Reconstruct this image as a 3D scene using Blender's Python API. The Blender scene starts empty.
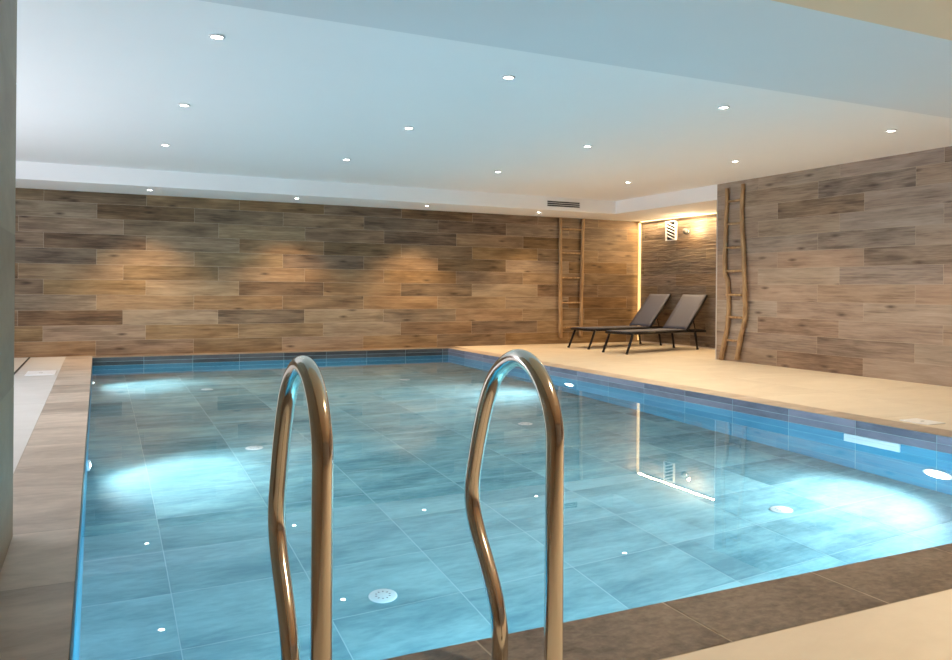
import bpy, bmesh, math, random
from mathutils import Vector, Matrix
random.seed(7)
scn = bpy.context.scene
COL = scn.collection
S = 0.91                      # metres per calibration unit (camera stands 0.91 m over the deck)

def W(x, y, z):               # calibration frame (deck at z=-1) -> metres, deck at z=0
    return Vector((x * S, y * S, (z + 1.0) * S))

# ------------------------------------------------------------------ materials
def new_mat(name):
    m = bpy.data.materials.new(name); m.use_nodes = True
    nt = m.node_tree; nt.nodes.clear()
    out = nt.nodes.new('ShaderNodeOutputMaterial')
    bs = nt.nodes.new('ShaderNodeBsdfPrincipled')
    nt.links.new(bs.outputs[0], out.inputs[0])
    return m, nt, bs, out

def N(nt, typ, **kw):
    n = nt.nodes.new(typ)
    for k, v in kw.items():
        if k.startswith('in_'):
            key = k[3:]
            key = int(key) if key.isdigit() else key
            n.inputs[key].default_value = v
        else:
            setattr(n, k, v)
    return n

def simple(name, color, rough=0.5, metal=0.0, noise=0.0, nscale=20.0, bump=0.0, emit=None, estr=0.0, spec=None):
    m, nt, bs, out = new_mat(name)
    bs.inputs['Roughness'].default_value = rough
    bs.inputs['Metallic'].default_value = metal
    bs.inputs['Base Color'].default_value = (*color, 1)
    if spec is not None: bs.inputs['Specular IOR Level'].default_value = spec
    if emit:
        bs.inputs['Emission Color'].default_value = (*emit, 1)
        bs.inputs['Emission Strength'].default_value = estr
    if noise > 0 or bump > 0:
        tc = N(nt, 'ShaderNodeTexCoord')
        nz = N(nt, 'ShaderNodeTexNoise', in_Scale=nscale, in_Detail=4.0)
        nt.links.new(tc.outputs['Object'], nz.inputs['Vector'])
        if noise > 0:
            mx = N(nt, 'ShaderNodeMix', data_type='RGBA')
            mx.inputs['A'].default_value = (*[c * (1 - noise) for c in color], 1)
            mx.inputs['B'].default_value = (*[min(1, c * (1 + noise)) for c in color], 1)
            nt.links.new(nz.outputs['Fac'], mx.inputs['Factor'])
            nt.links.new(mx.outputs['Result'], bs.inputs['Base Color'])
        if bump > 0:
            b = N(nt, 'ShaderNodeBump', in_Strength=bump, in_Distance=0.01)
            nt.links.new(nz.outputs['Fac'], b.inputs['Height'])
            nt.links.new(b.outputs['Normal'], bs.inputs['Normal'])
    return m

def math_node(nt, op, a, b=None, c=None, clamp=False):
    n = N(nt, 'ShaderNodeMath', operation=op); n.use_clamp = clamp
    for i, v in enumerate((a, b, c)):
        if v is None: continue
        if hasattr(v, 'links'): nt.links.new(v, n.inputs[i])
        else: n.inputs[i].default_value = v
    return n.outputs[0]

def tile_vectors(nt):
    """plank tone, seed, and a per-plank shifted uv vector"""
    at = N(nt, 'ShaderNodeAttribute', attribute_name='plank')
    sp = N(nt, 'ShaderNodeSeparateColor')
    nt.links.new(at.outputs['Color'], sp.inputs[0])
    uv = N(nt, 'ShaderNodeUVMap', uv_map='uv')
    sc = N(nt, 'ShaderNodeVectorMath', operation='SCALE')
    cb = N(nt, 'ShaderNodeCombineXYZ')
    nt.links.new(sp.outputs[1], cb.inputs[0]); nt.links.new(sp.outputs[2], cb.inputs[1]); nt.links.new(sp.outputs[1], cb.inputs[2])
    nt.links.new(cb.outputs[0], sc.inputs[0]); sc.inputs['Scale'].default_value = 37.0
    ad = N(nt, 'ShaderNodeVectorMath', operation='ADD')
    nt.links.new(uv.outputs[0], ad.inputs[0]); nt.links.new(sc.outputs[0], ad.inputs[1])
    return sp.outputs[0], ad.outputs[0], uv.outputs[0]

def noise_on(nt, vec, sx, sy, detail=4.0, rough=0.55, dist=0.0):
    mp = N(nt, 'ShaderNodeMapping'); mp.inputs['Scale'].default_value = (sx, sy, 1)
    nt.links.new(vec, mp.inputs['Vector'])
    nz = N(nt, 'ShaderNodeTexNoise', in_Scale=1.0, in_Detail=detail, in_Roughness=rough, in_Distortion=dist)
    nt.links.new(mp.outputs[0], nz.inputs['Vector'])
    return nz.outputs['Fac']

def wood_mat(name, dark, mid, light, bump=0.15, ripple=0.0, rough=0.55):
    m, nt, bs, out = new_mat(name)
    tone, vec, uv = tile_vectors(nt)
    grain = noise_on(nt, vec, 2.2, 46, 5, 0.6, 0.6)
    mott = noise_on(nt, vec, 2.0, 9, 3, 0.5, 0.4)
    fine = noise_on(nt, vec, 9, 190, 3, 0.6)
    f = math_node(nt, 'MULTIPLY_ADD', tone, 0.62, -0.31 + 0.10)
    g = math_node(nt, 'MULTIPLY_ADD', grain, 0.95, -0.475)
    mo = math_node(nt, 'MULTIPLY_ADD', mott, 1.0, -0.5)
    fi = math_node(nt, 'MULTIPLY_ADD', fine, 0.5, -0.25)
    t = math_node(nt, 'ADD', f, g); t = math_node(nt, 'ADD', t, mo); t = math_node(nt, 'ADD', t, fi)
    t = math_node(nt, 'ADD', t, 0.36, clamp=True)
    cr = N(nt, 'ShaderNodeValToRGB')
    el = cr.color_ramp.elements
    el[0].position = 0.0; el[0].color = (*dark, 1)
    el[1].position = 1.0; el[1].color = (*light, 1)
    e = el.new(0.42); e.color = (*mid, 1)
    nt.links.new(t, cr.inputs[0])
    # every plank its own warmth
    at2 = N(nt, 'ShaderNodeAttribute', attribute_name='plank'); sp2 = N(nt, 'ShaderNodeSeparateColor')
    nt.links.new(at2.outputs['Color'], sp2.inputs[0])
    hs = N(nt, 'ShaderNodeHueSaturation')
    nt.links.new(math_node(nt, 'MULTIPLY_ADD', sp2.outputs[2], 0.4, 0.82), hs.inputs['Saturation'])
    nt.links.new(math_node(nt, 'MULTIPLY_ADD', sp2.outputs[1], 0.012, 0.497), hs.inputs['Hue'])
    nt.links.new(cr.outputs[0], hs.inputs['Color'])
    # sparse knots
    mp = N(nt, 'ShaderNodeMapping'); mp.inputs['Scale'].default_value = (1.5, 5.2, 1)
    nt.links.new(vec, mp.inputs['Vector'])
    vo = N(nt, 'ShaderNodeTexVoronoi', voronoi_dimensions='2D', in_Scale=1.0, in_Randomness=1.0)
    nt.links.new(mp.outputs[0], vo.inputs['Vector'])
    sepc = N(nt, 'ShaderNodeSeparateColor'); nt.links.new(vo.outputs['Color'], sepc.inputs[0])
    keep = math_node(nt, 'GREATER_THAN', sepc.outputs[0], 0.66)
    kr = N(nt, 'ShaderNodeMapRange', in_1=0.02, in_2=0.13, in_3=0.85, in_4=0.0)
    nt.links.new(vo.outputs['Distance'], kr.inputs[0])
    k = math_node(nt, 'MULTIPLY', kr.outputs[0], keep)
    k = math_node(nt, 'MULTIPLY', k, math_node(nt, 'MULTIPLY_ADD', grain, 1.3, 0.2, clamp=True))
    mx = N(nt, 'ShaderNodeMix', data_type='RGBA')
    nt.links.new(k, mx.inputs['Factor']); nt.links.new(hs.outputs[0], mx.inputs['A'])
    mx.inputs['B'].default_value = (dark[0] * .38, dark[1] * .33, dark[2] * .3, 1)
    nt.links.new(mx.outputs['Result'], bs.inputs['Base Color'])
    bs.inputs['Roughness'].default_value = rough
    bs.inputs['Specular IOR Level'].default_value = 0.35
    b = N(nt, 'ShaderNodeBump', in_Strength=bump, in_Distance=0.004)
    h = grain
    if ripple > 0:
        rp = noise_on(nt, uv, 3.0, 26, 3, 0.5, 0.5)
        h = math_node(nt, 'MULTIPLY_ADD', rp, ripple, grain)
    nt.links.new(h, b.inputs['Height']); nt.links.new(b.outputs[0], bs.inputs['Normal'])
    return m

def stone_mat(name, dark, light, rough=0.5, s=2.5, stretch=2.0, tone_amt=0.3, bump=0.06, contrast=1.0, vein=0.25, spec=0.35, dist=0.8, fine=7):
    m, nt, bs, out = new_mat(name)
    tone, vec, uv = tile_vectors(nt)
    a = noise_on(nt, vec, s, s * stretch, 6, 0.62, dist)
    b_ = noise_on(nt, vec, s * fine, s * fine * stretch, 5, 0.65, 0.3)
    t = math_node(nt, 'MULTIPLY_ADD', a, 1.5 * contrast, 0.5 - 0.75 * contrast)
    t = math_node(nt, 'ADD', t, math_node(nt, 'MULTIPLY_ADD', b_, vein * 2, -vein))
    t = math_node(nt, 'ADD', t, math_node(nt, 'MULTIPLY_ADD', tone, tone_amt * 2, -tone_amt), clamp=True)
    mx = N(nt, 'ShaderNodeMix', data_type='RGBA')
    nt.links.new(t, mx.inputs['Factor'])
    mx.inputs['A'].default_value = (*dark, 1); mx.inputs['B'].default_value = (*light, 1)
    nt.links.new(mx.outputs['Result'], bs.inputs['Base Color'])
    bs.inputs['Roughness'].default_value = rough
    bs.inputs['Specular IOR Level'].default_value = spec
    if bump:
        b = N(nt, 'ShaderNodeBump', in_Strength=bump, in_Distance=0.004)
        nt.links.new(b_, b.inputs['Height']); nt.links.new(b.outputs[0], bs.inputs['Normal'])
    return m

M = {}
M['plank'] = wood_mat('oak_plank_tile', (0.075, 0.046, 0.027), (0.215, 0.142, 0.086), (0.43, 0.305, 0.195))
M['plank_right'] = wood_mat('oak_plank_tile_grey', (0.13, 0.09, 0.066), (0.30, 0.22, 0.166), (0.47, 0.36, 0.275))
M['plank_rough'] = wood_mat('rough_plank_tile', (0.07, 0.05, 0.036), (0.19, 0.14, 0.10), (0.33, 0.25, 0.18), bump=1.0, ripple=4.0)
M['grout_warm'] = simple('warm_grout', (0.46, 0.37, 0.28), 0.9)
M['grout_dark'] = simple('brown_grout', (0.36, 0.31, 0.25), 0.9)
M['grout_coping'] = simple('pale_coping_grout', (0.50, 0.43, 0.34), 0.9)
M['grout_pool'] = simple('pool_grout', (0.40, 0.55, 0.58), 0.9)
M['coping'] = stone_mat('brown_stone_coping', (0.09, 0.066, 0.047), (0.30, 0.235, 0.18), 0.45, 2.6, 1.4, 0.12, 0.1, 0.9, 0.8, dist=.3, fine=12)
M['coping_lit'] = stone_mat('brown_stone_coping_lit', (0.33, 0.265, 0.21), (0.66, 0.55, 0.45), 0.4, 1.6, 2.2, 0.2, 0.1, 1.3, .35)  # same coping stone, the brighter light on it put into the colour
M['deck'] = stone_mat('beige_deck_tile', (0.60, 0.51, 0.395), (0.77, 0.68, 0.55), 0.5, 1.3, 1.8, 0.12, 0.03)
M['deck_left'] = stone_mat('pale_deck_tile', (0.58, 0.55, 0.51), (0.70, 0.67, 0.63), 0.5, 1.3, 1.8, 0.12, 0.03)
M['grout_deck'] = simple('deck_grout', (0.47, 0.39, 0.30), 0.9)
M['pool_floor'] = stone_mat('teal_stone_pool_tile', (0.075, 0.21, 0.25), (0.265, 0.48, 0.505), 0.5, 1.5, 3.0, 0.25, 0.0, 1.5, 0.55, dist=.25)
M['pool_wall'] = stone_mat('blue_pool_wall_tile', (0.015, 0.19, 0.33), (0.045, 0.36, 0.52), 0.5, 2.0, 2.6, 0.2, 0.0)
M['tile_band'] = stone_mat('slate_waterline_tile', (0.045, 0.05, 0.055), (0.12, 0.125, 0.135), 0.35, 3.0, 2.6, 0.4, 0.0)
M['tile_band_lit'] = stone_mat('slate_waterline_tile_lit', (0.12, 0.13, 0.175), (0.27, 0.28, 0.36), 0.35, 3.0, 2.6, 0.4, 0.0)  # same waterline tile, light on the right wall put into its colour
M['pillar'] = stone_mat('grey_stone_panel', (0.20, 0.145, 0.10), (0.38, 0.29, 0.205), 0.5, 1.2, 2.0, 0.2, 0.08)
M['ceil'] = simple('white_ceiling_paint', (0.90, 0.90, 0.90), 0.8, noise=0.01, nscale=3)
M['ceil_warm'] = simple('warm_bounce_ceiling', (0.86, 0.61, 0.40), 0.8, noise=0.01, nscale=3)  # warm bounce from the near deck put into the soffit colour
M['ceil_mid'] = simple('pale_grey_ceiling', (0.74, 0.75, 0.76), 0.8, noise=0.01, nscale=3)  # slightly greyer than the main ceiling so the step edge shows
M['plain'] = simple('plain_wall_paint', (0.62, 0.60, 0.57), 0.8, noise=0.02, nscale=4)
M['steel'] = simple('polished_stainless_steel', (0.78, 0.71, 0.61), 0.13, 1.0)
M['dark_metal'] = simple('black_powder_coated_metal', (0.015, 0.013, 0.013), 0.4, 0.6)
M['rubber'] = simple('black_rubber', (0.01, 0.01, 0.01), 0.7)
M['white_plastic'] = simple('white_plastic', (0.92, 0.92, 0.92), 0.35)
M['inlet'] = simple('pale_inlet_plastic', (0.62, 0.66, 0.66), 0.4)
M['slot_dark'] = simple('dark_slot', (0.02, 0.02, 0.02), 0.8)
M['white_metal'] = simple('white_lacquered_metal', (0.78, 0.78, 0.78), 0.4)
M['lens'] = simple('downlight_lens', (0.9, 0.9, 0.9), 0.5, emit=(1.0, 0.93, 0.82), estr=14)
M['pool_lens'] = simple('pool_light_lens', (0.9, 0.9, 0.9), 0.5, emit=(0.85, 0.97, 1.0), estr=12)
M['led'] = simple('warm_led_strip', (0.9, 0.8, 0.6), 0.5, emit=(1.0, 0.72, 0.36), estr=0.9)
M['led_soft'] = simple('amber_led_strip', (0.9, 0.8, 0.6), 0.5, emit=(1.0, 0.58, 0.18), estr=0.27)
M['sconce'] = simple('grey_sconce_metal', (0.10, 0.095, 0.085), 0.5, 0.3)
M['sconce_lens'] = simple('sconce_lens', (0.9, 0.85, 0.7), 0.5, emit=(1.0, 0.75, 0.42), estr=6)
M['trim_metal'] = simple('pale_corner_profile', (0.62, 0.58, 0.54), 0.4, 0.3)

def sling_mat():
    m, nt, bs, out = new_mat('grey_mesh_sling')
    tc = N(nt, 'ShaderNodeTexCoord')
    w1 = N(nt, 'ShaderNodeTexWave', wave_type='BANDS', bands_direction='X', in_Scale=60.0)
    w2 = N(nt, 'ShaderNodeTexWave', wave_type='BANDS', bands_direction='Y', in_Scale=60.0)
    nt.links.new(tc.outputs['Object'], w1.inputs['Vector']); nt.links.new(tc.outputs['Object'], w2.inputs['Vector'])
    p = math_node(nt, 'MULTIPLY', w1.outputs['Fac'], w2.outputs['Fac'])
    mx = N(nt, 'ShaderNodeMix', data_type='RGBA'); nt.links.new(p, mx.inputs['Factor'])
    mx.inputs['A'].default_value = (0.085, 0.09, 0.125, 1); mx.inputs['B'].default_value = (0.155, 0.16, 0.21, 1)
    nt.links.new(mx.outputs['Result'], bs.inputs['Base Color'])
    bs.inputs['Roughness'].default_value = 0.65
    return m
M['sling'] = sling_mat()

def bark_mat():
    m, nt, bs, out = new_mat('rustic_chestnut_pole')
    tc = N(nt, 'ShaderNodeTexCoord')
    a = noise_on(nt, tc.outputs['Object'], 30, 30, 5, 0.6, 0.4)
    nt.nodes[-2].inputs['Scale'].default_value = (30, 30, 5)
    cr = N(nt, 'ShaderNodeValToRGB'); e = cr.color_ramp.elements
    e[0].position = 0.25; e[0].color = (0.20, 0.11, 0.05, 1); e[1].position = 0.75; e[1].color = (0.55, 0.36, 0.18, 1)
    nt.links.new(a, cr.inputs[0]); nt.links.new(cr.outputs[0], bs.inputs['Base Color'])
    bs.inputs['Roughness'].default_value = 0.7
    b = N(nt, 'ShaderNodeBump', in_Strength=0.5, in_Distance=0.006)
    nt.links.new(a, b.inputs['Height']); nt.links.new(b.outputs[0], bs.inputs['Normal'])
    return m
M['bark'] = bark_mat()

def water_mat():
    m = bpy.data.materials.new('pool_water'); m.use_nodes = True
    nt = m.node_tree; nt.nodes.clear()
    out = nt.nodes.new('ShaderNodeOutputMaterial')
    g = N(nt, 'ShaderNodeBsdfGlass', in_IOR=1.333, in_Roughness=0.0)
    g.inputs['Color'].default_value = (0.93, 0.985, 1.0, 1)
    tc = N(nt, 'ShaderNodeTexCoord')
    nz = N(nt, 'ShaderNodeTexNoise', in_Scale=2.2, in_Detail=2.0)
    nt.links.new(tc.outputs['Object'], nz.inputs['Vector'])
    b = N(nt, 'ShaderNodeBump', in_Strength=0.012, in_Distance=0.02)
    nt.links.new(nz.outputs['Fac'], b.inputs['Height']); nt.links.new(b.outputs[0], g.inputs['Normal'])
    nt.links.new(g.outputs[0], out.inputs[0])
    return m
M['water'] = water_mat()

# ------------------------------------------------------------------ mesh helpers
class MB:
    def __init__(self): self.bm = bmesh.new()
    def box(self, x0, x1, y0, y1, z0, z1, bevel=0.0, seg=2, mat=None):
        v = [Vector(c) for c in ((x0,y0,z0),(x1,y0,z0),(x1,y1,z0),(x0,y1,z0),(x0,y0,z1),(x1,y0,z1),(x1,y1,z1),(x0,y1,z1))]
        if mat is not None: v = [mat @ p for p in v]
        vs = [self.bm.verts.new(p) for p in v]
        fs = [self.bm.faces.new([vs[i] for i in f]) for f in ((3,2,1,0),(4,5,6,7),(0,1,5,4),(1,2,6,5),(2,3,7,6),(3,0,4,7))]
        if bevel > 0:
            es = list({e for f in fs for e in f.edges})
            bmesh.ops.bevel(self.bm, geom=es, offset=bevel, segments=seg, affect='EDGES', profile=0.5)
        return self
    def tube(self, pts, rad, seg=12, cap=True, smooth=True):
        pts = [Vector(p) for p in pts]
        n = len(pts)
        rads = rad if isinstance(rad, (list, tuple)) else [rad] * n
        tang = []
        for i in range(n):
            a = pts[max(0, i - 1)]; b = pts[min(n - 1, i + 1)]
            tang.append((b - a).normalized())
        up = Vector((0, 0, 1)) if abs(tang[0].z) < 0.9 else Vector((1, 0, 0))
        nrm = tang[0].cross(up).normalized()
        rings = []
        for i in range(n):
            t = tang[i]
            nrm = (nrm - t * nrm.dot(t)).normalized()
            bn = t.cross(nrm)
            rings.append([self.bm.verts.new(pts[i] + (nrm * math.cos(2*math.pi*k/seg) + bn * math.sin(2*math.pi*k/seg)) * rads[i]) for k in range(seg)])
        for i in range(n - 1):
            for k in range(seg):
                f = self.bm.faces.new((rings[i][k], rings[i][(k+1) % seg], rings[i+1][(k+1) % seg], rings[i+1][k]))
                f.smooth = smooth
        if cap:
            self.bm.faces.new(list(reversed(rings[0]))); self.bm.faces.new(rings[-1])
        return self
    def lathe(self, prof, seg=24, mat=None, smooth=True):
        """prof: (r, z) pairs round local z"""
        rings = []
        for r, z in prof:
            if r < 1e-6:
                p = Vector((0, 0, z)); p = mat @ p if mat is not None else p
                rings.append([self.bm.verts.new(p)])
            else:
                ring = []
                for k in range(seg):
                    a = 2 * math.pi * k / seg
                    p = Vector((r * math.cos(a), r * math.sin(a), z)); p = mat @ p if mat is not None else p
                    ring.append(self.bm.verts.new(p))
                rings.append(ring)
        for a, b in zip(rings, rings[1:]):
            for k in range(seg):
                q = []
                q += [a[0]] if len(a) == 1 else [a[k], a[(k+1) % seg]]
                q += [b[0]] if len(b) == 1 else [b[(k+1) % seg], b[k]]
                if len(q) >= 3:
                    f = self.bm.faces.new(q); f.smooth = smooth
        return self
    def build(self, name, mat, parent=None, loc=None):
        bmesh.ops.recalc_face_normals(self.bm, faces=self.bm.faces[:])
        me = bpy.data.meshes.new(name); self.bm.to_mesh(me); self.bm.free()
        me.materials.append(mat)
        o = bpy.data.objects.new(name, me); COL.objects.link(o)
        if loc is not None: o.location = loc
        if parent is not None: o.parent = parent
        return o

def tag(o, label=None, cat=None, group=None, kind=None):
    if label: o['label'] = label
    if cat: o['category'] = cat
    if group: o['group'] = group
    if kind: o['kind'] = kind
    return o

def empty(name, loc=(0, 0, 0), rz=0.0):
    e = bpy.data.objects.new(name, None); COL.objects.link(e)
    e.empty_display_size = 0.1
    e.location = loc; e.rotation_euler = (0, 0, rz)
    return e

def copy_tree(o, parent=None):
    c = o.copy(); COL.objects.link(c)
    if parent is not None: c.parent = parent
    for ch in list(o.children):
        copy_tree(ch, c)
    return c

def struct(o):
    o['kind'] = 'structure'; return o

def sheet(name, origin, u, v, tiles, back, mats, gap=0.003, lift=0.0015):
    """A tiled surface. origin/u/v in metres; tiles: (a0,a1,b0,b1,tone); back: (a0,a1,b0,b1) grout rectangles"""
    bm = bmesh.new()
    uvl = bm.loops.layers.uv.new('uv')
    cl = bm.loops.layers.float_color.new('plank')
    u = Vector(u); v = Vector(v); n = u.cross(v).normalized(); o = Vector(origin)
    def quad(a0, a1, b0, b1, h, tone, mi):
        s1, s2 = random.random(), random.random()
        vs = [bm.verts.new(o + u * a + v * b + n * h) for a, b in ((a0,b0),(a1,b0),(a1,b1),(a0,b1))]
        f = bm.faces.new(vs); f.material_index = mi
        for l, (a, b) in zip(f.loops, ((a0,b0),(a1,b0),(a1,b1),(a0,b1))):
            l[uvl].uv = (a, b); l[cl] = (tone, s1, s2, 1)
    g = gap / 2
    for a0, a1, b0, b1, tone in tiles:
        if a1 - a0 < 2.2 * gap or b1 - b0 < 2.2 * gap: continue
        quad(a0 + g, a1 - g, b0 + g, b1 - g, lift, tone, 0)
    for a0, a1, b0, b1 in back:
        quad(a0, a1, b0, b1, 0.0, 0.5, 1)
    me = bpy.data.meshes.new(name); bm.to_mesh(me); bm.free()
    for m in mats: me.materials.append(m)
    ob = bpy.data.objects.new(name, me); COL.objects.link(ob)
    return struct(ob)

def grid_tiles(a0, a1, b0, b1, ta, tb, oa=0.0, ob=0.0, stagger=0.0):
    out = []
    j = math.floor((b0 - ob) / tb)
    while ob + j * tb < b1 - 1e-6:
        y0 = max(b0, ob + j * tb); y1 = min(b1, ob + (j + 1) * tb)
        off = oa + (stagger * ta if j % 2 else 0)
        i = math.floor((a0 - off) / ta)
        while off + i * ta < a1 - 1e-6:
            x0 = max(a0, off + i * ta); x1 = min(a1, off + (i + 1) * ta)
            if x1 - x0 > 1e-4 and y1 - y0 > 1e-4: out.append((x0, x1, y0, y1, random.random()))
            i += 1
        j += 1
    return out

# ------------------------------------------------------------------ key dimensions (calibration units)
XL, XR, YN, YF = -0.062, 5.343, 2.026, 12.225        # pool
CXL, CYN, CXR = -0.395, 1.71, 5.60                   # outer coping edges
YW = 12.562                                          # wall behind the pool
XW, YWE = 8.20, 8.95                                 # right wall plane and its far end
XN = 9.56                                            # lounger nook end wall
ZC, ZS = 1.569, 1.345                                # ceiling and low soffit
YS = 11.48                                           # front of the low soffit
ZWAT = -1.115
ZF = -2.32
XLW = -5.2                                           # far left wall
YB = -3.2                                            # wall behind the camera
PL, PR = 1.324, 0.2184                               # plank length, plank row height

# ------------------------------------------------------------------ plank walls
def plank_wall(name, origin, u, v, a0, a1, zlo, zhi, rows, mats, tones=None, default=None, flip=False):
    """rows: list from the top of joint offsets (class) per row"""
    tiles = []
    for r, off in enumerate(rows):
        k = len(rows) - 1 - r
        b0 = max(zlo, -1 + k * PR); b1 = min(zhi, -1 + (k + 1) * PR)
        if b1 <= b0: continue
        i = math.floor((a0 - off) / PL)
        while off + i * PL < a1 - 1e-6:
            x0 = max(a0, off + i * PL); x1 = min(a1, off + (i + 1) * PL)
            t = None
            if tones:
                idx = i + 1
                if 0 <= idx < len(tones[r]): t = tones[r][idx]
            if t is None: t = random.choice((0.25, 0.4, 0.5, 0.55, 0.65))
            tiles.append((x0 * S, x1 * S, (b0 + 1) * S, (b1 + 1) * S, t)); i += 1
    return sheet(name, origin, u, v, tiles, [(a0 * S, a1 * S, (zlo + 1) * S, (zhi + 1) * S)], mats)

A_, B_, C_ = -0.689, -0.020, 0.329
rows_back = [A_, B_, C_, A_, B_, C_, A_, B_, C_, A_, B_]
tones_back = [
 [.55,.15,.5,.4,.3,.1,.2,.3],
 [.6,.1,.25,.5,.15,.15,.5,.3],
 [.55,.3,.65,.5,.05,.5,.1,.35],
 [.5,.15,.55,.55,.25,.4,.5,.4],
 [.15,.65,.6,.2,.5,.15,.7,.4],
 [.7,.35,.75,.65,.5,.4,.6,.35],
 [.5,.65,.8,.1,.6,.2,.85,.2,.3],
 [.55,.75,.65,.4,.7,.7,.7,.3],
 [.2,.75,.2,.7,.35,.75,.6,.3],
 [.5,.7,.65,.55,.75,.45,.25,.7,.4],
 [.7,.55,.35,.8,.7,.35,.5,.4]]
plank_wall('wall_back', W(0, YW, -1), (1,0,0), (0,0,1), XLW, XN, -1, ZS + .02, rows_back, [M['plank'], M['grout_warm']], tones_back)

# right wall: joints counted along Y, far to near (u runs towards the camera: a = -Y)
P_, Q_, R_ = -7.143, -7.799, -8.142
rows_right = [R_, P_, Q_, R_, P_, Q_, R_, P_, Q_, R_, P_, Q_]
# index = joint k-1.. : entries before the first joint, then planks after each joint towards the camera
tones_right = [
 [.5,.5,.5,.1,.3],
 [.35,.1,.55,.5],
 [.5,.15,.55,.45],
 [.45,.5,.55,.5,.5],
 [.4,.25,.6,.5],
 [.55,.6,.1,.5],
 [.5,.6,.4,.5,.5],
 [.6,.5,.7,.6],
 [.65,.5,.65,.6],
 [.6,.3,.5,.65,.6],
 [.35,.15,.65,.6],
 [.4,.25,.7,.6]]
plank_wall('wall_right', W(XW, 0, -1), (0,-1,0), (0,0,1), -YWE, -YB, -1, ZC + .02, rows_right, [M['plank_right'], M['grout_warm']], tones_right)
# end of the right wall block, facing the nook
plank_wall('wall_nook_near', W(0, YWE, -1), (-1,0,0), (0,0,1), -XN, -XW, -1, ZC + .02, [-.3,.2,.6]*4, [M['plank_right'], M['grout_warm']])
plank_wall('wall_nook', W(XN, 0, -1), (0,-1,0), (0,0,1), -YW, -YWE, -1, ZS + .02, [-.1,-.5,-.9,-.1,-.5,-.9,-.1,-.5,-.9,-.1,-.5], [M['plank_rough'], M['grout_dark']])
plank_wall('wall_left', W(XLW, 0, -1), (0,1,0), (0,0,1), YB, YW, -1, ZC + .02, [0,.4,.8]*4, [M['plank'], M['grout_warm']])
b = MB(); b.box(XLW*S, XN*S, (YB-.1)*S, YB*S, 0, (ZC+1.02)*S); struct(b.build('wall_front', M['plain']))
# pale profile on the outer corner of the right wall
b = MB(); b.box(XW*S-.006, XW*S+.012, YWE*S-.012, YWE*S+.006, 0, (ZS+1)*S, 0.002); struct(b.build('trim_1', M['trim_metal']))

# stone-clad wall end beside the camera on the left
px0, px1, py1 = -0.75, -0.300, 3.63
tl = grid_tiles(0, (py1 - YB)*S, 0, (ZC+1)*S, 1.2*S, 0.6*S, (py1-YB)*S, 0.0, .5)
sheet('wall_stone_side', W(px1, YB, -1), (0,1,0), (0,0,1), tl, [(0,(py1-YB)*S,0,(ZC+1)*S)], [M['pillar'], M['grout_dark']])
sheet('wall_stone_end', W(px1, py1, -1), (-1,0,0), (0,0,1), grid_tiles(0, (px1-px0)*S, 0, (ZC+1)*S, .6*S, .6*S), [(0,(px1-px0)*S,0,(ZC+1)*S)], [M['pillar'], M['grout_dark']])
sheet('wall_stone_far_side', W(px0, py1, -1), (0,-1,0), (0,0,1), grid_tiles(0, (py1-YB)*S, 0, (ZC+1)*S, 1.2*S, .6*S), [(0,(py1-YB)*S,0,(ZC+1)*S)], [M['pillar'], M['grout_dark']])

# ------------------------------------------------------------------ ceiling
def ceil_box(name, x0, x1, y0, y1, z0, z1, m):
    b = MB(); b.box(x0*S, x1*S, y0*S, y1*S, (z0+1)*S, (z1+1)*S); return struct(b.build(name, m))
ceil_box('ceiling', XLW, XN, YB, YW, ZC, ZC + .15, M['ceil'])
ceil_box('ceiling_soffit_back', XLW, XN, YS, YW, ZS, ZC, M['ceil'])
ceil_box('ceiling_soffit_nook', XW, XN, YWE, YS, ZS, ZC, M['ceil'])
ZA, ZB = 1.45, 1.20
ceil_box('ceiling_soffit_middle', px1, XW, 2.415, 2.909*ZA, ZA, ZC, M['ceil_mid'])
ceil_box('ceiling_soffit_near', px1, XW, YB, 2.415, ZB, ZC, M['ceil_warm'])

# ------------------------------------------------------------------ deck, coping, pool shell
def deck(name, x0, x1, y0, y1, mat, ta=1.324, tb=0.662, z=-1.0, grout='grout_deck', gap=.003, oa=0, ob=0, stagger=0):
    return sheet(name, W(0, 0, z), (1,0,0), (0,1,0),
                 [(a*S, c*S, d*S, e*S, t) for a, c, d, e, t in grid_tiles(x0, x1, y0, y1, ta, tb, oa, ob, stagger)],
                 [(x0*S, x1*S, y0*S, y1*S)], [M[mat], M[grout]], gap)
deck('floor', CXR, XN, CYN, YW, 'deck', 1.324, 1.324, ob=.3, gap=.002)
deck('floor.001', CXL, XN, YB, CYN, 'deck', 1.324, 1.324, ob=.386, gap=.002)
deck('floor.002', XLW, CXL, YB, YW, 'deck_left', 1.324, 1.324, oa=.467, ob=1.0, gap=.002)
deck('floor_coping_left', CXL, XL, YN, YW, 'coping_lit', 1, .662, z=-1, grout='grout_dark', ob=.341, oa=-.6)
deck('floor_coping_near', CXL, CXR, CYN, YN, 'coping', .662, 1, z=-1, grout='grout_coping', oa=.976, ob=1.2, gap=.006)
deck('floor_coping_far', XL, CXR, YF, YW, 'coping', .662, 1, z=-1, grout='grout_dark', oa=.976, ob=11.9)
deck('floor_coping_right', XR, CXR, YN, YF, 'coping_lit', 1, .662, z=-1, grout='grout_dark', oa=5.3)

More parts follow.
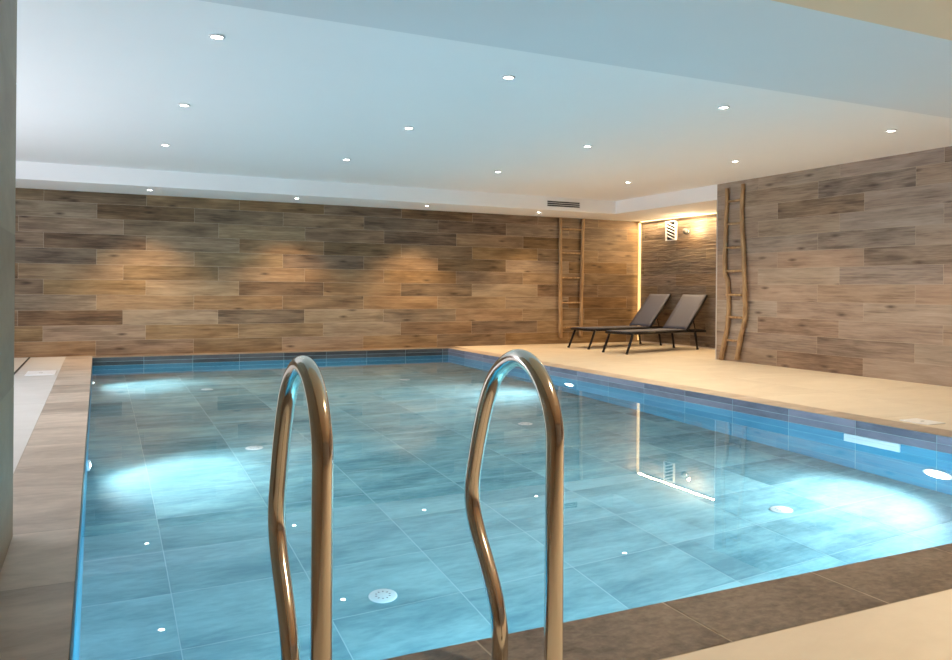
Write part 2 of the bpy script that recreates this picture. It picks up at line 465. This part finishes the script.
deck('floor_pool', XL, XR, YN, YF, 'pool_floor', .68, .54, z=ZF, grout='grout_pool', oa=.345, ob=3.715-.54*4, gap=.004)
def pool_wall(name, origin, u, length):
    zb = -1.115
    t1 = [(a, c, d, e, t) for a, c, d, e, t in grid_tiles(0, length*S, (ZF+1)*S, (zb+1)*S, .662*S, .33*S, 0, (zb+1)*S)]
    sheet('wall_pool_' + name, origin, u, (0,0,1), t1, [(0, length*S, (ZF+1)*S, (zb+1)*S)], [M['pool_wall'], M['grout_pool']], .004)
    t2 = [(a, c, d, e, t) for a, c, d, e, t in grid_tiles(0, length*S, (zb+1)*S, 0, .662*S, .058*S, 0, 0)]
    sheet('wall_waterline_' + name, origin, u, (0,0,1), t2, [(0, length*S, (zb+1)*S, 0)], [M['tile_band_lit' if name == 'right' else 'tile_band'], M['grout_pool']], .003)
pool_wall('far', W(XL, YF, -1), (1,0,0), XR-XL)
pool_wall('right', W(XR, YF, -1), (0,-1,0), YF-YN)
pool_wall('left', W(XL, YN, -1), (0,1,0), YF-YN)
pool_wall('near', W(XR, YN, -1), (-1,0,0), XR-XL)

bm = bmesh.new()
vs = [bm.verts.new(W(x, y, ZWAT)) for x, y in ((XL-.0,YN),(XR,YN),(XR,YF),(XL,YF))]
bm.faces.new(vs)
me = bpy.data.meshes.new('pool_water'); bm.to_mesh(me); bm.free(); me.materials.append(M['water'])
o = bpy.data.objects.new('pool_water', me); COL.objects.link(o)
tag(o, 'still clear blue water filling the swimming pool', 'water', kind='stuff')

# pale strip at the foot of the nook wall
b = MB(); b.box(XN*S-.012, XN*S-.002, YWE*S, YW*S-.01, 0.0, .02, .002); struct(b.build('baseboard_nook', M['trim_metal']))

# ------------------------------------------------------------------ handrails of the pool ladder
rail_yz = [(1.592,-1.0),(1.592,-.80),(1.592,-.60),(1.592,-.42),(1.594,-.34),(1.612,-.282),(1.645,-.232),(1.69,-.196),(1.74,-.178),(1.79,-.178),(1.84,-.195),(1.885,-.222),
           (1.925,-.262),(1.962,-.325),(1.995,-.40),(2.022,-.478),(2.040,-.54),(2.044,-.59),(2.034,-.635),(2.00,-.69),(1.955,-.745),(1.912,-.80),(1.882,-.85),(1.867,-.90),(1.864,-.95),(1.864,-1.0)]
def spline(pts, n=6):
    P = [Vector((p[0], p[1], 0)) for p in pts]; out = []
    for i in range(len(P) - 1):
        p0 = P[max(0, i-1)]; p1 = P[i]; p2 = P[i+1]; p3 = P[min(len(P)-1, i+2)]
        for k in range(n):
            t = k / n
            out.append(0.5 * ((2*p1) + (p2-p0)*t + (2*p0-5*p1+4*p2-p3)*t*t + (3*p1-p0-3*p2+p3)*t**3))
    out.append(P[-1]); return out
def make_handrail(x):
    root = empty('pool_handrail', W(x, 1.592, -1) + Vector((0, 0, .0015)))
    path = spline(rail_yz)
    pts = [Vector((0, (p.x - 1.592) * S, (p.y + 1) * S)) for p in path]
    b = MB(); b.tube(pts, 0.0203, 28); b.build('rail_tube', M['steel'], root)
    for y in (1.592,):
        b = MB()
        b.lathe([(0.0205, 0.014), (0.030, 0.013), (0.042, 0.007), (0.045, 0.0), (0.0205, 0.0)], 32, Matrix.Translation((0, (y-1.592)*S, 0)))
        b.build('base_flange', M['steel'], root)
    return root
for x, lab in ((.4176, 'left polished steel grab rail standing on the near pool edge'),
               (.971, 'right polished steel grab rail standing on the near pool edge')):
    tag(make_handrail(x), lab, 'handrail', 'curved steel grab rails of the pool ladder')

# ------------------------------------------------------------------ sun loungers
def make_lounger():
    root = empty('sun_lounger')
    w = 0.475 * S; st = 0.322 * S                      # leg spacing and seat height
    sf, sh, sr, tip, zt = 0.06*S, 1.53*S, 1.82*S, 2.10*S, 0.915*S
    tail = 2.06*S
    r = 0.019
    fr = MB()
    for y in (0, w):
        fr.tube([(sf, y, st), (sh*.5, y, st-.004), (sh, y, st), (tail, y, st-.012)], r, 10)
    for x in (sf, sh*.5, sh, tail):
        fr.tube([(x, 0, st-.004 if x > sf else st), (x, w, st-.004 if x > sf else st)], r*.9, 10)
    fr.build('frame', M['dark_metal'], root)
    # seat sling: thin panel with a slight sag
    def panel(p0, p1, y0, y1, sag, nx, ny, th):
        b = MB(); g = []
        d = (Vector(p1) - Vector(p0)); nn = Vector((-d.z, 0, d.x)).normalized()
        for side in (1, -1):
            rows = []
            for i in range(nx + 1):
                row = []
                for j in range(ny + 1):
                    t = i / nx; q = j / ny
                    p = Vector(p0) + d * t; p.y = y0 + (y1 - y0) * q
                    p += nn * (th * side * .5 - sag * 4 * q * (1 - q) * (math.sin(math.pi * t) * .7 + .3))
                    row.append(b.bm.verts.new(p))
                rows.append(row)
            g.append(rows)
        for s_, rows in enumerate(g):
            for i in range(nx):
                for j in range(ny):
                    q = [rows[i][j], rows[i+1][j], rows[i+1][j+1], rows[i][j+1]]
                    f = b.bm.faces.new(q if s_ == 0 else q[::-1]); f.smooth = True
        A, B = g
        for i in range(nx):
            for j in (0, ny):
                b.bm.faces.new((A[i][j], A[i+1][j], B[i+1][j], B[i][j]))
        for j in range(ny):
            for i in (0, nx):
                b.bm.faces.new((A[i][j], A[i][j+1], B[i][j+1], B[i][j]))
        return b
    panel((sf+.005, 0, st+.025), (sh, 0, st+.023), -.004, w+.004, .008, 14, 6, .004).build('seat_sling', M['sling'], root)
    bk = empty('backrest', (0, 0, 0)); bk.parent = root
    bf = MB()
    for y in (0.0, w):
        bf.tube([(sh, y, st+.004), (tip, y, zt)], r, 10)
    bf.tube([(tip, 0, zt), (tip, w, zt)], r, 10)
    bf.build('backrest_frame', M['dark_metal'], bk)
    panel((sh-.008, 0, st+.034), (tip-.016, 0, zt+.020), -.004, w+.004, .006, 12, 6, .004).build('backrest_sling', M['sling'], bk)
    # prop under the backrest
    ps = MB(); mx_, mz = sh + (tip-sh)*.42, st + (zt-st)*.42
    for y in (.05, w-.05):
        ps.tube([(mx_, y, mz), (sh + (tail-sh)*.62, y, st-.004)], .008, 8)
    ps.tube([(mx_, 0, mz), (mx_, w, mz)], .008, 8)
    ps.build('backrest_support', M['dark_metal'], root)
    for y, out in ((0, -1), (w, 1)):
        for xt, xb in ((sf+.085, 0.0), (sr-.05, sr+.012)):
            b = MB(); b.tube([(xt, y, st), ((xt*.6+xb*.4), y+out*.004, st*.6), (xb, y+out*.006, .008)], [.020, .019, .016], 10)
            leg = b.build('leg', M['dark_metal'], root)
            b = MB(); b.lathe([(0, 0), (.019, 0), (.021, .006), (.020, .024), (0, .022)], 14, Matrix.Translation((xb, y+out*.006, 0)))
            b.build('foot_cap', M['rubber'], leg)
    return root
l1 = make_lounger()
l1.location = W(7.45, 10.11, -1) + Vector((0, 0, .0015)); l1.rotation_euler.z = math.radians(13.4)
l2 = copy_tree(l1); l2.location = W(7.47, 11.2, -1) + Vector((0, 0, .0015)); l2.rotation_euler.z = math.radians(11)
tag(l1, 'grey mesh sun lounger with black frame, nearer the pool of the pair', 'sun lounger', 'sun loungers in the nook')
tag(l2, 'grey mesh sun lounger with black frame, closer to the plank wall with the ladder', 'sun lounger', 'sun loungers in the nook')

# ------------------------------------------------------------------ rustic pole ladders fixed to the walls
def wobble(pts, amp, n=5):
    sp = []
    P = [Vector(p) for p in pts]
    for i in range(len(P)-1):
        p0 = P[max(0,i-1)]; p1 = P[i]; p2 = P[i+1]; p3 = P[min(len(P)-1,i+2)]
        for k in range(n):
            t = k/n
            q = 0.5*((2*p1)+(p2-p0)*t+(2*p0-5*p1+4*p2-p3)*t*t+(3*p1-p0-3*p2+p3)*t**3)
            sp.append(q + Vector((random.uniform(-amp,amp), random.uniform(-amp,amp), 0)))
    sp.append(P[-1]); return sp
def pole_ladder(rails, rungs, rr, rg, depth_axis, label, cat):
    # rails: two lists of world points; rungs: pairs of world points
    base = Vector(rails[0][-1]); base.z = 0
    root = empty('wooden_ladder', base)
    for r in rails:
        pts = wobble([Vector(p) - base for p in r], .003)
        n = len(pts)
        rad = [rr * (0.86 + .22 * i / (n-1)) * random.uniform(.94, 1.07) for i in range(n)]
        b = MB(); b.tube(pts, rad, 12); b.build('rail', M['bark'], root)
    for a, c in rungs:
        a = Vector(a) - base; c = Vector(c) - base
        pts = wobble([a, a.lerp(c, .33), a.lerp(c, .66), c], .0015, 3)
        b = MB(); b.tube(pts, [rg * random.uniform(.92, 1.08) for _ in pts], 10); b.build('rung', M['bark'], root)
    tag(root, label, cat)
    return root
yo = YW - .037
pole_ladder([[W(7.715, yo, 1.335), W(7.72, yo, .7), W(7.725, yo, 0), W(7.74, yo, -.885)],
             [W(8.215, yo, 1.335), W(8.20, yo, .6), W(8.19, yo, 0), W(8.175, yo, -.87)]],
            [(W(7.72, yo, z), W(8.20, yo, z+.004)) for z in (1.127, .682, .225, -.241, -.70)],
            .031, .016, 'y', 'light wooden pole ladder fixed to the back plank wall left of the loungers', 'ladder')
xo = XW - .036
pole_ladder([[W(xo, 8.71, 1.48), W(xo, 8.73, .9), W(xo-.01, 8.735, .31), W(xo, 8.68, .12), W(xo, 8.66, -.32), W(xo-.01, 8.71, -.65), W(xo-.02, 8.79, -.985)],
             [W(xo, 8.40, 1.51), W(xo, 8.42, 1.06), W(xo-.01, 8.37, .55), W(xo-.02, 8.335, .05), W(xo-.02, 8.32, -.34), W(xo-.01, 8.42, -.67), W(xo-.02, 8.47, -.965)]],
            [(W(xo, 8.71, z), W(xo, 8.40 if z > -.4 else 8.43, z)) for z in (1.29, .965, .625, .29, -.05, -.37, -.70)],
            .030, .0155, 'x', 'crooked rustic branch ladder fixed to the right plank wall at its far end', 'ladder')

# ------------------------------------------------------------------ fixtures
def make_downlight():
    root = empty('ceiling_downlight')
    b = MB(); b.lathe([(.030, -.001), (.036, -.006), (.043, -.006), (.046, -.002), (.046, 0.004), (.030, .004)], 28); b.build('trim_ring', M['white_metal'], root)
    b = MB(); b.lathe([(0, -.0035), (.022, -.0035), (.031, -.001), (.031, .003), (0, .003)], 28); b.build('lens', M['lens'], root)
    return root
DL = make_downlight()
first = True
SPOT = {}
def spot_lamp(name, energy, color, size, blend, soft, parent=None, loc=(0,0,0), rot=(0,0,0)):
    l = bpy.data.lights.new(name, 'SPOT'); l.energy = energy; l.color = color; l.spot_size = math.radians(size)
    l.spot_blend = blend; l.shadow_soft_size = soft
    o = bpy.data.objects.new(name, l); COL.objects.link(o); o.location = loc; o.rotation_euler = rot
    if parent is not None: o.parent = parent
    return o
xs = (.66, 2.72, 4.79, 6.90)
order = ('leftmost', 'second from left', 'third from left', 'rightmost')
rowsL = [(5.16, ZC, 'first', 'downlight row nearest the camera'), (7.23, ZC, 'second', 'second downlight row from the camera'),
         (9.36, ZC, 'third', 'third downlight row from the camera'), (11.85, ZS, 'back', 'downlight row right beside the back plank wall')]
E_DOWN = {0: (20, 24, 36, 42), 1: (20, 24, 36, 42), 2: (18, 22, 30, 34), 3: (58, 58, 66, 30)}
for ri, (y, z, nm, desc) in enumerate(rowsL):
    for ci, x in enumerate(xs):
        if ri == 3: x = (.64, 2.68, 4.78, 6.86)[ci]
        d = DL if first else copy_tree(DL); first = False
        d.location = W(x, y, z) - Vector((0, 0, .0045))
        tag(d, 'recessed ceiling downlight, %s in the %s' % (order[ci], desc), 'downlight', 'recessed ceiling downlights')
        warm = (1.0, .78, .52) if ri != 3 else (1.0, .66, .34)
        spot_lamp('downlight_lamp', E_DOWN[ri][ci], warm, (92 if ci < 3 else 122) if ri != 3 else 104, .9 if ri != 3 else .85, .03, None, W(x, y, z) - Vector((0, 0, .03)))

# underwater lights
def make_pool_light():
    root = empty('pool_light')
    rot = Matrix.Rotation(math.radians(90), 4, 'Y')          # lathe axis along +x
    b = MB(); b.lathe([(.088, 0), (.105, .0), (.105, .010), (.098, .018), (.088, .018)], 36, rot); b.build('bezel', M['white_plastic'], root)
    b = MB(); b.lathe([(0, .022), (.05, .019), (.089, .010), (.089, 0), (0, 0)], 36, rot); b.build('lens', M['pool_lens'], root)
    return root
PLT = make_pool_light(); first = True
for x, y, z, rz, lab in ((XR, 8.41, -1.64, 180, 'round underwater light in the right pool wall, farther one behind the right grab rail'),
                      (XR, 3.60, -1.85, 180, 'round underwater light in the right pool wall at the right picture edge'),
                      (XL, 6.43, -2.0, 0, 'round underwater light in the left pool wall, the nearer one'),
                      (XL, 11.1, -2.0, 0, 'round underwater light in the left pool wall, the farther one near the back corner')):
    d = PLT if first else copy_tree(PLT); first = False
    sg = 1 if rz == 0 else -1
    d.location = W(x, y, z) + Vector((sg*.002, 0, 0)); d.rotation_euler.z = math.radians(rz)
    tag(d, lab, 'pool light', 'underwater pool lights')
    lamp = spot_lamp('pool_lamp_or_fill', 125, (.88, .95, 1.0), 136, 1.0, .12, None, W(x, y, z) + Vector((sg*.06, 0, 0)))
    aim = Vector((sg, -.42 if sg > 0 else .30, -.16))
    lamp.rotation_euler = aim.to_track_quat('-Z', 'Y').to_euler()
for x in (1.3, 3.9):  # unseen blue fill lamps added at the near wall, without fixtures
    spot_lamp('pool_lamp_or_fill', 52, (.40, .80, 1.0), 160, .5, .09, None, W(x, YN+.08, -1.75), (math.radians(78), 0, 0))

# floor inlets in the pool
def make_inlet():
    root = empty('pool_floor_inlet')
    b = MB(); b.lathe([(0.0, .010), (.042, .010), (.047, .007), (.058, .008), (.066, .004), (.067, 0), (0, 0)], 36); b.build('cover', M['inlet'], root)
    b = MB()
    for k in range(10):
        a = 2*math.pi*k/10
        b.box(.028, .038, -.003, .003, .0102, .0108, mat=Matrix.Rotation(a, 4, 'Z'))
    b.build('inlet_slots', M['sconce'], root)
    return root
IN = make_inlet(); first = True
for j, y in enumerate((10.35, 6.90, 3.84)):
    for i, x in enumerate(((1.24, 3.87), (1.215, 3.86), (1.325, 4.09))[j]):
        d = IN if first else copy_tree(IN); first = False
        d.location = W(x, y, ZF) + Vector((0, 0, .0015))
        tag(d, 'white round inlet on the pool floor, %s side, %s' % (('left', 'right')[i], ('farthest from the grab rails', 'in the middle of the pool length', 'nearest the grab rails')[j]), 'pool inlet', 'floor inlets of the pool')

# inlet panel low on the right wall, just under the surface
root = empty('wall_skimmer', W(XR, 4.135, -1.27) + Vector((-.0017, 0, 0)))
b = MB(); b.box(-.014, 0, -.241*S, .241*S, -.155*S, .150*S, .004); b.build('faceplate', M['white_plastic'], root)
b = MB(); b.box(-.0165, -.0135, -.215*S, .215*S, .015, .030); b.build('slot', M['white_metal'], root)
tag(root, 'white rectangular skimmer plate in the right pool wall at the waterline', 'skimmer')

# deck lids
def lid(x0, x1, y0, y1, label):
    c = W((x0+x1)/2, (y0+y1)/2, -1) + Vector((0, 0, .0016)); hx = (x1-x0)*S/2; hy = (y1-y0)*S/2
    root = empty('skimmer_lid', c)
    b = MB(); b.box(-hx, hx, -hy, hy, 0, .006, .002); b.build('lid_plate', M['white_plastic'], root)
    b = MB(); b.box(-.018, .018, -.006, .006, .0058, .0066); b.build('finger_slot', M['sconce'], root)
    tag(root, label, 'lid', 'access lids in the deck')
lid(5.66, 5.86, 3.90, 4.14, 'white square access lid in the beige deck above the pool skimmer')
lid(-.725, -.43, 10.02, 10.50, 'white access lid in the pale deck left of the pool')
# slot drain in the left deck
root = empty('slot_drain', W(-.845, 10.9, -1) + Vector((0, 0, .0016)))
b = MB(); b.box(-.012, .012, -1.5, 1.5, 0, .003); b.build('drain_frame', M['sconce'], root)
b = MB(); b.box(-.006, .006, -1.49, 1.49, .0028, .0036); b.build('drain_slot', M['slot_dark'], root)
tag(root, 'thin dark slot drain in the pale deck beside the stone wall end', 'drain')

# linear air grille in the front of the low soffit
gx0, gx1 = 6.80, 7.46
root = empty('air_grille', W((gx0+gx1)/2, YS, 1.455))
hw = (gx1-gx0)*S/2; hh = .052*S
b = MB()
b.box(-hw, hw, -.008, 0, hh-.008, hh, .001); b.box(-hw, hw, -.008, 0, -hh, -hh+.008, .001)
b.box(-hw, -hw+.008, -.008, 0, -hh, hh, .001); b.box(hw-.008, hw, -.008, 0, -hh, hh, .001)
b.build('grille_frame', M['white_metal'], root)
b = MB(); b.box(-hw+.006, hw-.006, -.002, -.0005, -hh+.006, hh-.006); b.build('grille_opening', M['slot_dark'], root)
for k in range(2):
    z = -hh + .004 + (2*hh-.008) * (k+1)/3
    b = MB(); b.box(-hw+.006, hw-.006, -.009, -.003, z-.004, z+.004, .001, mat=None); b.build('slat', M['white_metal'], root)
tag(root, 'black slotted air grille with white slats in the low ceiling front above the back ladder', 'air grille')

# louvred vent box on the nook wall
root = empty('louvre_vent', W(XN, 11.60, 1.105) + Vector((-.0017, 0, 0)))
hy, hz, dp = .140*S, .180*S, .045
b = MB()
b.box(-dp, 0, -hy, -hy+.014, -hz, hz, .002); b.box(-dp, 0, hy-.014, hy, -hz, hz, .002)
b.box(-dp, 0, -hy, hy, hz-.014, hz, .002); b.box(-dp, 0, -hy, hy, -hz, -hz+.014, .002)
b.build('vent_housing', M['white_metal'], root)
b = MB(); b.box(-.012, -.008, -hy+.01, hy-.01, -hz+.01, hz-.01); b.build('vent_back', M['slot_dark'], root)
for k in range(5):
    z = -hz + .055 + (2*hz-.11) * k/4
    b = MB(); b.box(-.012, .012, -hy+.006, hy-.006, -.006, .006, .001, mat=Matrix.Translation((-dp+.014, 0, z)) @ Matrix.Rotation(math.radians(20), 4, 'X') @ Matrix.Rotation(math.radians(-20), 4, 'Y'))
    b.build('louvre_blade', M['white_metal'], root)
tag(root, 'white louvred vent box high on the nook end wall', 'vent')

# sconce
root = empty('wall_sconce', W(XN, 11.17, 1.07) + Vector((-.0017, 0, 0)))
rot = Matrix.Rotation(math.radians(-90), 4, 'Y')
b = MB(); b.lathe([(0, 0), (.05, 0), (.05, .012), (0, .012)], 28, rot); b.build('wall_plate', M['sconce'], root)
b = MB(); b.lathe([(.052, .03), (.052, .045), (.047, .068), (.034, .086), (.016, .096), (0, .098)], 28, rot); b.build('dome_shade', M['sconce'], root)
b = MB(); b.lathe([(0, .012), (.034, .012), (.040, .022), (.040, .034), (0, .034)], 28, rot); b.build('lamp_lens', M['sconce_lens'], root)
tag(root, 'small round grey wall sconce glowing on the nook end wall', 'wall lamp')
pl = bpy.data.lights.new('sconce_lamp', 'POINT'); pl.energy = 3.6; pl.color = (1, .74, .42); pl.shadow_soft_size = .02
o = bpy.data.objects.new('sconce_lamp', pl); COL.objects.link(o); o.location = W(XN-.14, 10.93, 1.09)

# LED strips in the nook
b = MB(); b.box(XN*S-.034, XN*S-.006, (YWE+.02)*S, YW*S-.05, (ZS+1)*S-.014, (ZS+1)*S-.003, .002)
o = b.build('led_strip', M['led']); tag(o, 'warm glowing light strip running along the top of the nook end wall', 'light strip')
b = MB(); b.box(XN*S-.050, XN*S-.006, YW*S-.040, YW*S-.008, .03, (ZS+1)*S-.02, .002)
o = b.build('led_strip', M['led_soft']); tag(o, 'warm glowing vertical light strip in the corner behind the loungers', 'light strip')

# ------------------------------------------------------------------ lights
def area(name, loc, rot, sx, sy, energy, color):
    l = bpy.data.lights.new(name, 'AREA'); l.shape = 'RECTANGLE'; l.size = sx; l.size_y = sy; l.energy = energy; l.color = color
    o = bpy.data.objects.new(name, l); COL.objects.link(o); o.location = loc; o.rotation_euler = rot; return o
# daylight entering from the open side at the left
area('daylight', W(-4.6, 7.4, .35), (0, math.radians(-90), math.radians(-24)), 2.0, 4.2, 92, (.86, .88, 1.0))
# glow of the light strips in the nook
area('corner_glow', W(XN-.06, YW-.07, .15), (math.radians(90), 0, math.radians(55)), .03, 2.0, .5, (1, .60, .22))
area('cove_glow', W(XN-.08, (YW+YWE)/2, ZS-.03), (0, math.radians(18), 0), .03, 3.1, 17, (1, .70, .38))
# unseen spot lamps, no fixtures, under the lower ceiling over the near deck
for x in (2.2, 4.4, 6.6):
    spot_lamp('near_deck_lamp', 38, (1.0, .80, .56), 125, .7, .04, None, W(x, 1.1, ZB-.03))

w = bpy.data.worlds.new('world'); scn.world = w; w.use_nodes = True
w.node_tree.nodes['Background'].inputs[0].default_value = (.6, .7, .8, 1)
w.node_tree.nodes['Background'].inputs[1].default_value = .1

# ------------------------------------------------------------------ camera
f_px, yaw, roll, y0 = 790.196, 0.446305, 0.0083276, 289.215
cam = bpy.data.cameras.new('camera'); co = bpy.data.objects.new('camera', cam); COL.objects.link(co)
cam.sensor_fit = 'HORIZONTAL'; cam.sensor_width = 36.0; cam.lens = f_px / 952 * 36.0
cam.shift_y = -(330 - y0) / 952
cam.clip_start = .02; cam.clip_end = 200
R0 = Vector((math.cos(yaw), -math.sin(yaw), 0)); F0 = Vector((math.sin(yaw), math.cos(yaw), 0)); Z0 = Vector((0, 0, 1))
c_, s_ = math.cos(roll), math.sin(roll)
Rv = R0 * c_ + Z0 * s_; Uv = Z0 * c_ - R0 * s_
mw = Matrix.Identity(4)
for i in range(3):
    mw[i][0] = Rv[i]; mw[i][1] = Uv[i]; mw[i][2] = -F0[i]
mw.translation = W(0, 0, 0)
co.matrix_world = mw
scn.camera = co

scn.view_settings.view_transform = 'Standard'
scn.view_settings.look = 'None'
scn.view_settings.exposure = 1.55
cy = scn.cycles
cy.use_denoising = True
cy.sample_clamp_indirect = 3.0
cy.blur_glossy = 0.5
cy.max_bounces = 12; cy.diffuse_bounces = 5; cy.transmission_bounces = 8; cy.glossy_bounces = 6
